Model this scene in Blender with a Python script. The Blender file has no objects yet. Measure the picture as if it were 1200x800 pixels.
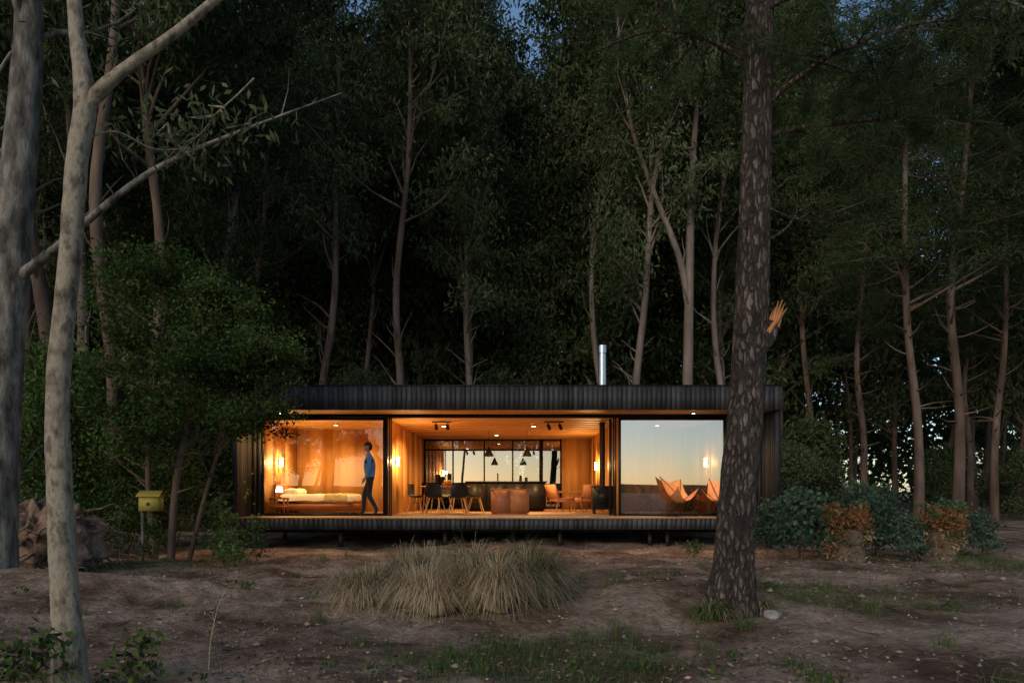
import bpy, math, random
import numpy as np
from mathutils import Vector, Matrix
rng = np.random.default_rng(11)
random.seed(5)
scene = bpy.context.scene
COL = scene.collection

# ------------------------------------------------------------------ noise
def _hash(ix, iy, seed):
    h = (ix.astype(np.int64)*374761393 + iy.astype(np.int64)*668265263 + seed*974634777) & 0x7fffffff
    h = ((h ^ (h >> 13))*1274126177) & 0x7fffffff
    return ((h ^ (h >> 16)) & 0xffff)/65535.0
def vnoise(x, y, seed=0):
    x = np.asarray(x, float); y = np.asarray(y, float)
    ix = np.floor(x); iy = np.floor(y); fx = x-ix; fy = y-iy
    fx = fx*fx*(3-2*fx); fy = fy*fy*(3-2*fy)
    a = _hash(ix, iy, seed); b = _hash(ix+1, iy, seed); c = _hash(ix, iy+1, seed); d = _hash(ix+1, iy+1, seed)
    return (a*(1-fx)+b*fx)*(1-fy)+(c*(1-fx)+d*fx)*fy
def fbm(x, y, seed=0, oct=4):
    s = 0; a = .5
    for o in range(oct):
        s = s + a*vnoise(x*2**o, y*2**o, seed+o); a *= .5
    return s
def ground_h(x, y):
    x = np.asarray(x, float); y = np.asarray(y, float)
    near = np.exp(-((x/40)**2+((y-10)/40)**2))
    z = (fbm(x*.35, y*.35, 3, 3)-.45)*.32*near
    z += (fbm(x*1.5, y*1.5, 9, 3)-.45)*.20*near
    rough = np.clip(fbm(x*.6, y*.6, 41, 3)*2.6-.65, .15, 1)
    z += (fbm(x*5, y*5, 21, 3)-.42)*.12*near*rough
    z += .32*np.exp(-(((x+5.9)/2.2)**2+((y-8.4)/1.0)**2))
    z += .14*np.exp(-(((x-1.4)/1.6)**2+((y-8.6)/.9)**2))
    z -= .08*np.exp(-(((x-1.2)/2.5)**2+((y-6.2)/.8)**2))
    return z
def gmask(x, y):
    x = np.asarray(x, float); y = np.asarray(y, float)
    n = fbm(x*.9+5, y*.9, 33, 4)
    m = 1.3*np.exp(-(((x-.2)/1.5)**2+((y-5.5)/1.1)**2))
    m += .80*np.exp(-(((x-4.6)/2.4)**2+((y-7.9)/1.1)**2))
    m += .35*np.exp(-(((x-3.0)/1.8)**2+((y-5.1)/.6)**2))
    m += .60*np.exp(-(((x-8.0)/3.5)**2+((y-12.5)/2.5)**2))
    m += .6*np.exp(-(((x+6.0)/1.8)**2+((y-12.0)/2)**2))
    m += .9*np.clip((-y)/10, 0, 1)
    return np.clip((m+n*1.3-1.03)*2.2, 0, 1)

# ------------------------------------------------------------------ mesh builder
class MB:
    def __init__(s): s.v=[]; s.f=[]; s.n=0
    def add(s, v, f, mat=0, tint=.5):
        v = np.asarray(v, float).reshape(-1,3); f = np.asarray(f, int)
        if f.ndim==1: f=f.reshape(1,-1)
        t = np.broadcast_to(np.asarray(tint,float), (len(f),)).copy()
        s.v.append(v); s.f.append((f+s.n, mat, t)); s.n += len(v)
    def mesh(s, name, mats, smooth=False):
        me = bpy.data.meshes.new(name)
        V = np.concatenate(s.v); me.vertices.add(len(V)); me.vertices.foreach_set("co", V.ravel())
        tot = sum(f.size for f,_,_ in s.f); nf = sum(len(f) for f,_,_ in s.f)
        me.loops.add(tot); me.polygons.add(nf)
        me.loops.foreach_set("vertex_index", np.concatenate([f.ravel() for f,_,_ in s.f]).astype(np.int32))
        ls = np.concatenate([np.full(len(f), f.shape[1]) for f,_,_ in s.f])
        st = np.concatenate([[0], np.cumsum(ls)[:-1]])
        me.polygons.foreach_set("loop_start", st.astype(np.int32))
        me.polygons.foreach_set("material_index", np.concatenate([np.full(len(f), m) for f,m,_ in s.f]).astype(np.int32))
        me.update(calc_edges=True)
        for m in mats: me.materials.append(m)
        a = me.attributes.new("tint", 'FLOAT', 'FACE')
        a.data.foreach_set("value", np.concatenate([t for _,_,t in s.f]).astype(np.float32))
        if smooth: me.polygons.foreach_set("use_smooth", np.ones(nf, bool))
        me.validate()
        return me
    def obj(s, name, mats, parent=None, smooth=False, loc=None):
        o = bpy.data.objects.new(name, s.mesh(name, mats, smooth)); COL.objects.link(o)
        if parent: o.parent = parent
        if loc: o.location = loc
        return o
def empty(name, loc=(0,0,0), rz=0):
    e = bpy.data.objects.new(name, None); COL.objects.link(e); e.location = loc; e.rotation_euler=(0,0,rz)
    e.empty_display_size=.2
    return e
BF = np.array([[0,3,2,1],[4,5,6,7],[0,1,5,4],[1,2,6,5],[2,3,7,6],[3,0,4,7]])
def box(mb, x0,x1,y0,y1,z0,z1, mat=0, tint=.5):
    mb.add([[x0,y0,z0],[x1,y0,z0],[x1,y1,z0],[x0,y1,z0],[x0,y0,z1],[x1,y0,z1],[x1,y1,z1],[x0,y1,z1]], BF, mat, tint)
def spath(P, R, k=5):
    P=np.asarray(P,float); R=np.asarray(R,float); n=len(P)
    if n<3:
        t=np.linspace(0,1,k+1)[:,None]; return P[0]*(1-t)+P[-1]*t, (R[0]*(1-t)+R[-1]*t).ravel()
    Q=np.vstack([2*P[0]-P[1],P,2*P[-1]-P[-2]]); op=[]; orr=[]
    for i in range(n-1):
        p0,p1,p2,p3=Q[i:i+4]
        for j in range(k):
            t=j/k
            op.append(.5*((2*p1)+(-p0+p2)*t+(2*p0-5*p1+4*p2-p3)*t*t+(-p0+3*p1-3*p2+p3)*t**3)); orr.append(R[i]*(1-t)+R[i+1]*t)
    op.append(P[-1]); orr.append(R[-1])
    return np.array(op), np.array(orr)
def tube(mb, P, R, n=8, mat=0, tint=.5, wob=0, cap=True):
    P=np.asarray(P,float); R=np.broadcast_to(np.asarray(R,float),(len(P),))
    T=np.gradient(P,axis=0); T/=np.linalg.norm(T,axis=1)[:,None]+1e-9
    ref=np.array([1.,0,0]) if abs(T[0][0])<.8 else np.array([0,1.,0])
    a=np.linspace(0,2*np.pi,n,endpoint=False); V=[]
    u=ref
    for i in range(len(P)):
        u=u-T[i]*u.dot(T[i]); u/=np.linalg.norm(u)+1e-9; w=np.cross(T[i],u)
        r=R[i]*(1+wob*(rng.random(n)-.5)) if wob else np.full(n,R[i])
        V.append(P[i]+ (np.cos(a)*r)[:,None]*u+(np.sin(a)*r)[:,None]*w)
    V=np.concatenate(V); F=[]
    idx=np.arange(n); j=(idx+1)%n
    F=np.concatenate([np.stack([i*n+idx,i*n+j,(i+1)*n+j,(i+1)*n+idx],1) for i in range(len(P)-1)])
    mb.add(V,F,mat,tint)
    if cap:
        mb.add(V[:n],np.arange(n)[::-1],mat,tint); mb.add(V[-n:],np.arange(n),mat,tint)
def leaves(mb, C, D, L, W, mat=1, tint=.5):
    n=len(C); D=D/(np.linalg.norm(D,axis=1)[:,None]+1e-9)
    r=rng.normal(size=(n,3)); S=np.cross(D,r); S/=np.linalg.norm(S,axis=1)[:,None]+1e-9
    L=np.broadcast_to(L,(n,))[:,None]; W=np.broadcast_to(W,(n,))[:,None]
    V=np.stack([C, C+D*L*.45+S*W*.5, C+D*L, C+D*L*.45-S*W*.5],1).reshape(-1,3)
    mb.add(V, np.arange(n*4).reshape(n,4), mat, tint)
def cluster(mb, c, size, n, L, W, down=.6, mat=1, base=.5, flat=.6):
    p=rng.normal(size=(n,3))*np.array([1,1,flat])*size*.55
    d=rng.normal(size=(n,3)); d[:,2]-=down*1.5
    t=np.clip(base+rng.normal(size=n)*.14,0,1)
    leaves(mb, np.asarray(c)+p, d, L*rng.uniform(.6,1.2,n), W*rng.uniform(.7,1.2,n), mat, t)

# ------------------------------------------------------------------ materials
def mk(name):
    m=bpy.data.materials.new(name); m.use_nodes=True; nt=m.node_tree
    return m, nt, nt.nodes['Principled BSDF']
def ramp(nt, cols, pos=None):
    r=nt.nodes.new('ShaderNodeValToRGB'); e=r.color_ramp.elements
    pos=pos or np.linspace(0,1,len(cols))
    while len(e)<len(cols): e.new(.5)
    for i,(c,p) in enumerate(zip(cols,pos)): e[i].position=float(p); e[i].color=(*c,1)
    return r
def mat_noise(name, cols, scale=3, rough=.8, bump=0., stretch=(1,1,1), pos=None, tint=0., detail=8, metallic=0, dist=.02, spec=.3, voro=None):
    m,nt,b=mk(name); N=nt.nodes; Lk=nt.links
    tc=N.new('ShaderNodeTexCoord'); mp=N.new('ShaderNodeMapping'); mp.inputs['Scale'].default_value=stretch
    Lk.new(tc.outputs['Object'],mp.inputs[0])
    no=N.new('ShaderNodeTexNoise'); no.inputs['Scale'].default_value=scale; no.inputs['Detail'].default_value=detail; no.inputs['Roughness'].default_value=.62
    Lk.new(mp.outputs[0],no.inputs['Vector'])
    pos=pos or list(np.linspace(.3,.7,len(cols)))
    r=ramp(nt,cols,pos); Lk.new(no.outputs['Fac'],r.inputs[0]); out=r.outputs[0]; h=no.outputs['Fac']
    if voro:
        vo=N.new('ShaderNodeTexVoronoi'); vo.feature='DISTANCE_TO_EDGE'; vo.inputs['Scale'].default_value=voro
        mp2=N.new('ShaderNodeMapping'); mp2.inputs['Scale'].default_value=(1,1,.3)
        ad=N.new('ShaderNodeVectorMath'); ad.operation='MULTIPLY_ADD'; Lk.new(no.outputs['Color'],ad.inputs[0]); ad.inputs[1].default_value=(.16,.16,.3); Lk.new(tc.outputs['Object'],ad.inputs[2])
        Lk.new(ad.outputs[0],mp2.inputs[0]); Lk.new(mp2.outputs[0],vo.inputs['Vector'])
        mr=N.new('ShaderNodeMapRange'); mr.inputs['From Max'].default_value=.22; mr.inputs['To Min'].default_value=.38; Lk.new(vo.outputs['Distance'],mr.inputs[0])
        mx=N.new('ShaderNodeMix'); mx.data_type='RGBA'; mx.blend_type='MULTIPLY'; mx.inputs[0].default_value=1
        Lk.new(out,mx.inputs[6]); Lk.new(mr.outputs[0],mx.inputs[7]); out=mx.outputs[2]
        mm=N.new('ShaderNodeMath'); mm.operation='MULTIPLY_ADD'; Lk.new(mr.outputs[0],mm.inputs[0]); mm.inputs[1].default_value=1.; Lk.new(no.outputs['Fac'],mm.inputs[2]); h=mm.outputs[0]
    if tint:
        at=N.new('ShaderNodeAttribute'); at.attribute_name='tint'
        mr=N.new('ShaderNodeMapRange'); mr.inputs['To Min'].default_value=1-tint; mr.inputs['To Max'].default_value=1+tint
        Lk.new(at.outputs['Fac'],mr.inputs[0])
        mx=N.new('ShaderNodeMix'); mx.data_type='RGBA'; mx.blend_type='MULTIPLY'; mx.inputs[0].default_value=1
        Lk.new(out,mx.inputs[6]); Lk.new(mr.outputs[0],mx.inputs[7]); out=mx.outputs[2]
    Lk.new(out,b.inputs['Base Color'])
    b.inputs['Roughness'].default_value=rough; b.inputs['Metallic'].default_value=metallic
    b.inputs['Specular IOR Level'].default_value=spec
    if bump:
        bp=N.new('ShaderNodeBump'); bp.inputs['Strength'].default_value=bump; bp.inputs['Distance'].default_value=dist
        Lk.new(h,bp.inputs['Height']); Lk.new(bp.outputs[0],b.inputs['Normal'])
    return m
def mat_leaf(name, cols, trans=.3, rough=.55):
    m,nt,b=mk(name); N=nt.nodes; Lk=nt.links; N.remove(b)
    at=N.new('ShaderNodeAttribute'); at.attribute_name='tint'
    oi=N.new('ShaderNodeObjectInfo')
    ma=N.new('ShaderNodeMath'); ma.operation='MULTIPLY_ADD'; Lk.new(oi.outputs['Random'],ma.inputs[0]); ma.inputs[1].default_value=.4
    sb=N.new('ShaderNodeMath'); sb.operation='SUBTRACT'; Lk.new(at.outputs['Fac'],sb.inputs[0]); sb.inputs[1].default_value=.2; Lk.new(sb.outputs[0],ma.inputs[2])
    r=ramp(nt,cols); Lk.new(ma.outputs[0],r.inputs[0])
    df=N.new('ShaderNodeBsdfDiffuse'); Lk.new(r.outputs[0],df.inputs['Color'])
    tr=N.new('ShaderNodeBsdfTranslucent'); Lk.new(r.outputs[0],tr.inputs['Color'])
    ms=N.new('ShaderNodeMixShader'); ms.inputs[0].default_value=trans
    Lk.new(df.outputs[0],ms.inputs[1]); Lk.new(tr.outputs[0],ms.inputs[2]); Lk.new(ms.outputs[0],N['Material Output'].inputs[0])
    return m
def mat_emit(name, col, st):
    m,nt,b=mk(name); b.inputs['Base Color'].default_value=(*col,1); b.inputs['Emission Color'].default_value=(*col,1); b.inputs['Emission Strength'].default_value=st; return m
def mat_glass(name, refl, tintc=(.9,.93,.92), gc=(.95,.95,.95)):
    m,nt,b=mk(name); N=nt.nodes; Lk=nt.links; N.remove(b)
    t=N.new('ShaderNodeBsdfTransparent'); t.inputs[0].default_value=(*tintc,1)
    g=N.new('ShaderNodeBsdfGlossy'); g.inputs['Roughness'].default_value=.005; g.inputs['Color'].default_value=(*gc,1)
    fr=N.new('ShaderNodeFresnel'); fr.inputs['IOR'].default_value=1.5
    ad=N.new('ShaderNodeMath'); ad.operation='ADD'; ad.use_clamp=True; Lk.new(fr.outputs[0],ad.inputs[0]); ad.inputs[1].default_value=refl
    ms=N.new('ShaderNodeMixShader'); Lk.new(ad.outputs[0],ms.inputs[0]); Lk.new(t.outputs[0],ms.inputs[1]); Lk.new(g.outputs[0],ms.inputs[2]); Lk.new(ms.outputs[0],N['Material Output'].inputs[0])
    return m

M_char = mat_noise('charred_timber',[(.020,.020,.021),(.058,.057,.058)],4,.6,.3,(8,8,.6),tint=.5,spec=.4)
M_black = mat_noise('black_metal',[(.008,.008,.008),(.014,.014,.014)],8,.45)
M_ply = mat_noise('pine_plywood',[(.46,.21,.06),(.64,.34,.11),(.72,.43,.17)],2.6,.55,.04,(1.5,1.5,.16),tint=.14)
M_plyc = mat_noise('pine_ceiling',[(.46,.21,.06),(.64,.34,.11),(.72,.43,.17)],2.6,.45,.04,(.25,1.5,1),tint=.15)
M_deck = mat_noise('deck_wood',[(.26,.15,.08),(.44,.28,.15)],3,.5,.1,(.3,6,1),tint=.25)
M_bark_pine = mat_noise('pine_bark',[(.05,.036,.028),(.13,.098,.078),(.23,.18,.15)],9,.9,1.,(1,1,.4),voro=19,dist=.07)
M_bark_smooth = mat_noise('smooth_bark',[(.07,.058,.042),(.22,.18,.13),(.34,.29,.215),(.13,.108,.078)],9,.8,.9,(1,1,.55),pos=[.34,.44,.53,.62],dist=.03)
M_bark_grey = mat_noise('grey_bark',[(.045,.041,.035),(.14,.127,.105),(.25,.235,.20)],7,.9,1.,(1,1,.35),pos=[.36,.5,.62],dist=.06)
M_bark_euc = mat_noise('eucalyptus_bark',[(.045,.029,.021),(.12,.08,.06),(.22,.165,.13)],1.8,.85,.5,(1,1,.25),dist=.05)
M_bark_pale = mat_noise('pale_eucalyptus_bark',[(.06,.046,.038),(.165,.13,.108),(.26,.22,.19)],1.8,.8,.4,(1,1,.2),dist=.05)
M_leaf_euc = mat_leaf('eucalyptus_leaf',[(.024,.040,.018),(.054,.080,.034),(.095,.128,.058),(.15,.175,.095)])
M_leaf_pine = mat_leaf('pine_needle',[(.024,.040,.018),(.05,.077,.034),(.085,.118,.053)])
M_leaf_broad = mat_leaf('broad_leaf',[(.030,.054,.016),(.072,.118,.034),(.13,.19,.06)])
M_leaf_blue = mat_leaf('blue_green_leaf',[(.035,.07,.046),(.075,.12,.078),(.13,.185,.125)])
M_leaf_rust = mat_leaf('rusty_leaf',[(.12,.05,.025),(.28,.13,.055),(.38,.22,.11)])
M_straw = mat_leaf('straw_grass',[(.20,.15,.08),(.46,.34,.21),(.72,.57,.38)],.25,.7)
M_grass = mat_leaf('green_grass',[(.045,.078,.022),(.09,.135,.042),(.17,.19,.075)],.25,.7)
M_litter = mat_leaf('dead_leaves',[(.07,.048,.032),(.22,.15,.10),(.48,.37,.27)],.1,.8)
M_steel = mat_noise('stainless_steel',[(.6,.6,.62),(.72,.72,.74)],4,.3,metallic=1)
M_leather = mat_noise('tan_leather',[(.46,.19,.08),(.62,.30,.14)],5,.5,.1)
M_brown = mat_noise('brown_cabinet_wood',[(.28,.09,.035),(.42,.16,.06)],3,.45,.05,(1,1,.2))
M_white = mat_noise('white_linen',[(.62,.60,.55),(.78,.76,.70)],4,.9,.2)
M_blanket= mat_noise('yellow_blanket',[(.40,.34,.16),(.52,.46,.25)],6,.9,.3)
M_lampglow = mat_emit('lamp_glow',(1,.72,.40),16)
M_stone = mat_noise('pale_stone',[(.22,.205,.185),(.40,.375,.34)],6,.9,.5)
M_yellow = mat_noise('yellow_paint',[(.30,.22,.035),(.42,.32,.07)],6,.6,.1)
M_freshwood = mat_noise('fresh_wood',[(.30,.10,.035),(.60,.29,.11)],9,.8,.4,(1,1,.3))
M_glassR = mat_glass('coated_window_glass',.45,(.7,.72,.72),gc=(.95,.90,.92))
M_glassL = mat_glass('clear_window_glass',.02)
M_glassB = mat_glass('rear_window_glass',.32,(.6,.62,.62),(.95,.90,.92))

# ------------------------------------------------------------------ ground
def axis(lo,hi,step,ext,g=1.22):
    a=list(np.arange(lo,hi+1e-6,step)); s=step; x=hi
    while x<ext: s*=g; x+=s; a.append(x)
    s=step; x=lo; pre=[]
    while x>-ext: s*=g; x-=s; pre.append(x)
    return np.array(pre[::-1]+a)
gx=axis(-9,10,.05,900); gy=axis(3.2,14.5,.045,900)
X,Y=np.meshgrid(gx,gy); Z=ground_h(X,Y)+(fbm(X*19,Y*19,71,2)-.37)*.026*np.exp(-((X/14)**2+((Y-8)/10)**2))
V=np.stack([X,Y,Z],-1).reshape(-1,3); nx=len(gx); ny=len(gy)
i=np.arange(nx-1)[None,:]+nx*np.arange(ny-1)[:,None]
F=np.stack([i,i+1,i+nx+1,i+nx],-1).reshape(-1,4)
mb=MB(); mb.add(V,F)
m,nt,b=mk('forest_soil'); N=nt.nodes; Lk=nt.links
tc=N.new('ShaderNodeTexCoord')
def nz(s,d=8):
    n=N.new('ShaderNodeTexNoise'); n.inputs['Scale'].default_value=s; n.inputs['Detail'].default_value=d; n.inputs['Roughness'].default_value=.65; Lk.new(tc.outputs['Object'],n.inputs['Vector']); return n
n1=nz(.75); n2=nz(14); n3=nz(55,4)
r1=ramp(nt,[(.13,.078,.050),(.30,.205,.142),(.52,.385,.285)],[.38,.49,.62]); Lk.new(n1.outputs['Fac'],r1.inputs[0])
r2=ramp(nt,[(.4,.4,.4),(1,1,1),(1.35,1.3,1.25)],[.3,.52,.72]); Lk.new(n2.outputs['Fac'],r2.inputs[0])
mx=N.new('ShaderNodeMix'); mx.data_type='RGBA'; mx.blend_type='MULTIPLY'; mx.inputs[0].default_value=.85; Lk.new(r1.outputs[0],mx.inputs[6]); Lk.new(r2.outputs[0],mx.inputs[7])
at=N.new('ShaderNodeAttribute'); at.attribute_name='grass'
r3=ramp(nt,[(.045,.055,.02),(.12,.115,.055)],[.35,.65]); Lk.new(n2.outputs['Fac'],r3.inputs[0])
mx2=N.new('ShaderNodeMix'); mx2.data_type='RGBA'; Lk.new(at.outputs['Fac'],mx2.inputs[0]); Lk.new(mx.outputs[2],mx2.inputs[6]); Lk.new(r3.outputs[0],mx2.inputs[7])
Lk.new(mx2.outputs[2],b.inputs['Base Color']); b.inputs['Roughness'].default_value=.95; b.inputs['Specular IOR Level'].default_value=.15
ad=N.new('ShaderNodeMath'); ad.operation='MULTIPLY_ADD'; Lk.new(n3.outputs['Fac'],ad.inputs[0]); ad.inputs[1].default_value=.4; Lk.new(n2.outputs['Fac'],ad.inputs[2])
bp=N.new('ShaderNodeBump'); bp.inputs['Strength'].default_value=1.; bp.inputs['Distance'].default_value=.08; Lk.new(ad.outputs[0],bp.inputs['Height']); Lk.new(bp.outputs[0],b.inputs['Normal'])
g=mb.obj('ground',[m],smooth=True)
ga=g.data.attributes.new('grass','FLOAT','POINT'); ga.data.foreach_set('value',(gmask(V[:,0],V[:,1])*.6).astype(np.float32))

mb=MB(); n=42000
x=rng.uniform(-9,11,n); y=3.4+14*rng.random(n)**1.3
keep=(fbm(x*1.1,y*1.1,77,3)>.38+.12*rng.random(n)); x=x[keep]; y=y[keep]
c=np.stack([x,y,ground_h(x,y)+.012+rng.random(len(x))*.012],1); d=rng.normal(size=(len(x),3)); d[:,2]*=.25
leaves(mb,c,d,rng.uniform(.02,.08,len(x)),rng.uniform(.008,.025,len(x)),0,np.clip(rng.normal(.42,.25,len(x)),0,1))
for k in range(700):
    x=rng.uniform(-8,10); y=3.6+11*rng.random()**1.1; a=rng.uniform(0,6.3); L=rng.uniform(.06,.32)
    p=np.array([[x+math.cos(a)*L*(t-.5),y+math.sin(a)*L*(t-.5),0] for t in (0,.5,1)]); p[1,:2]+=rng.normal(size=2)*L*.12
    p[:,2]=ground_h(p[:,0],p[:,1])+.012
    tube(mb,p,rng.uniform(.002,.006),4,0,rng.uniform(.1,.6),cap=False)
mb.obj('leaf_litter',[M_litter])
mb=MB(); n=3200; x=rng.uniform(-8,10,n); y=3.6+10*rng.random(n)**1.2; s=rng.uniform(.006,.024,n)*(1+1.5*(rng.random(n)>.96))
O=np.array([[1,0,0],[0,1,0],[-1,0,0],[0,-1,0],[0,0,.7],[0,0,-.5]]); FO=np.array([[0,1,4],[1,2,4],[2,3,4],[3,0,4],[1,0,5],[2,1,5],[3,2,5],[0,3,5]])
P=O[None]*s[:,None,None]*rng.uniform(.6,1.3,(n,6,1)); P+=np.stack([x,y,ground_h(x,y)+s*.25],1)[:,None,:]
Fp=(FO[None]+6*np.arange(n)[:,None,None]).reshape(-1,3); mb.add(P.reshape(-1,3),Fp,0,np.repeat(rng.random(n),8))
mb.obj('gravel',[mat_noise('soil_pebbles',[(.18,.125,.09),(.38,.29,.22)],20,.95,tint=.5)])

def blades(mb, x, y, hmin, hmax, w, lean=.5, mat=0, seg=3, z0=None, tint=None, outward=None):
    n=len(x); z=ground_h(x,y)-.01 if z0 is None else z0
    a=rng.uniform(0,2*np.pi,n) if outward is None else outward
    h=rng.uniform(hmin,hmax,n); ln=lean*rng.uniform(.3,1.2,n)*h
    dirx=np.cos(a); diry=np.sin(a); sx=-diry; sy=dirx
    rows=[]
    for s in range(seg+1):
        t=s/seg; k=ln*t**1.8; zz=h*(t-.35*np.minimum(ln/h,1.4)*t**2.5)
        ww=w*(1-t*.92)*.5
        cx=x+dirx*k; cy=y+diry*k
        rows.append(np.stack([cx-sx*ww,cy-sy*ww,z+zz],1)); rows.append(np.stack([cx+sx*ww,cy+sy*ww,z+zz],1))
    Vv=np.stack(rows,1).reshape(-1,3); b0=np.arange(n)*2*(seg+1)
    Fs=np.concatenate([np.stack([b0+2*s,b0+2*s+1,b0+2*s+3,b0+2*s+2],1) for s in range(seg)])
    t=np.clip(rng.normal(.5,.2,n),0,1) if tint is None else tint
    mb.add(Vv,Fs,mat,np.tile(t,seg))
mb=MB()
x=rng.uniform(-8,11,200000); y=3.6+13*rng.random(200000)**1.4
k=rng.random(len(x))<gmask(x,y)**1.2*.75; x=x[k]; y=y[k]
blades(mb,x,y,.03,.13,.007,.8,0,2)
for q in range(320):
    cx=rng.uniform(-8,10); cy=rng.uniform(4.3,14); n=40
    if -6.6<cx<6.4 and cy>15: continue
    if rng.random()>.22+float(gmask(cx,cy)): continue
    r=rng.normal(size=(n,2))*.05
    blades(mb,cx+r[:,0],cy+r[:,1],.06,.24,.007,.8,0,3)
mb.obj('grass',[M_grass])
mb=MB()
for q in range(900):
    cx=rng.uniform(-7.5,9); cy=4.0+10*rng.random()**1.6
    edge = 1.0 if cy<5.0 and -3.4<cx<3.0 else 0
    if rng.random()>.05+.45*float(gmask(cx,cy))+.2*edge: continue
    cluster(mb,[cx,cy,float(ground_h(cx,cy))+.04],.10,int(rng.integers(10,26)),.055,.028,-.5,0,rng.uniform(.3,.7),.35)
mb.obj('low_weeds',[M_leaf_broad])

def tussock(name,cx,cy,R,H,n,green=.3,ntuft=9):
    mb=MB()
    ta=rng.uniform(0,2*np.pi,ntuft); tr=R*.55*np.sqrt(rng.random(ntuft)); ths=rng.uniform(.7,1.15,ntuft); tb=rng.normal(0,.18,ntuft)
    k=rng.integers(0,ntuft,n)
    a0=rng.uniform(0,2*np.pi,n); r0=R*.14*np.sqrt(rng.random(n))
    x=tr[k]*np.cos(ta[k])+r0*np.cos(a0); y=tr[k]*np.sin(ta[k])+r0*np.sin(a0)
    ox=np.cos(ta[k])*tr[k]/(R*.55)*.9+np.cos(a0)*.7; oy=np.sin(ta[k])*tr[k]/(R*.55)*.9+np.sin(a0)*.7
    aa=np.arctan2(oy,ox)+rng.normal(size=n)*.25
    h=rng.uniform(.5,1.12,n)*H*ths[k]
    lean=R*rng.uniform(.4,1.25,n)*(.65+.5*tr[k]/(R*.55))
    seg=6; rows=[]; dx=np.cos(aa); dy=np.sin(aa); droop=rng.uniform(.8,1.35,n)
    for s in range(seg+1):
        t=s/seg; kk=lean*t**1.15; zz=h*(1.95*t-(1.10+.35*(lean/R))*droop*t**2.1); ww=.0042*(1-.8*t)
        cxx=x+dx*kk; cyy=y+dy*kk
        rows.append(np.stack([cxx+dy*ww,cyy-dx*ww,zz],1)); rows.append(np.stack([cxx-dy*ww,cyy+dx*ww,zz],1))
    Vv=np.stack(rows,1).reshape(-1,3); Vv[:,2]=np.maximum(Vv[:,2],.0); b0=np.arange(n)*2*(seg+1)
    gsel=rng.random(n)<np.clip(green*(2*rng.random(ntuft))[k],0,1)
    tall=np.clip(rng.normal(.5,.2,n)+tb[k],0,1)
    for mat,sel in ((0,~gsel),(1,gsel)):
        bb=b0[sel]; 
        Fs=np.concatenate([np.stack([bb+2*s,bb+2*s+1,bb+2*s+3,bb+2*s+2],1) for s in range(seg)])
        tt=np.concatenate([np.clip(tall[sel]-.28+.42*s/seg,0,1) for s in range(seg)])
        if mat==0: mb.add(Vv,Fs,mat,tt); off=mb.n-len(Vv)
        else: mb.f.append((Fs+off,mat,tt))
    mb.obj(name,[M_straw,M_grass],loc=(cx,cy,float(ground_h(cx,cy))-.01))
for (cx,cy,R,H,gr) in [(-1.72,7.9,.38,.58,.15),(-1.32,8.3,.42,.72,.30),(-.92,7.5,.42,.60,.12),(-.48,8.05,.44,.74,.22),(-.20,7.3,.42,.64,.10),(.16,7.8,.40,.70,.3),(.10,8.7,.4,.70,.5),(-1.0,8.8,.4,.70,.5)]:
    tussock('tussock_grass',cx,cy,R,H,2500,gr)
tussock('tussock_grass',2.05,6.95,.22,.30,900,.8,5)
tussock('tussock_grass',2.62,7.4,.20,.28,700,.8,5)

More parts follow.
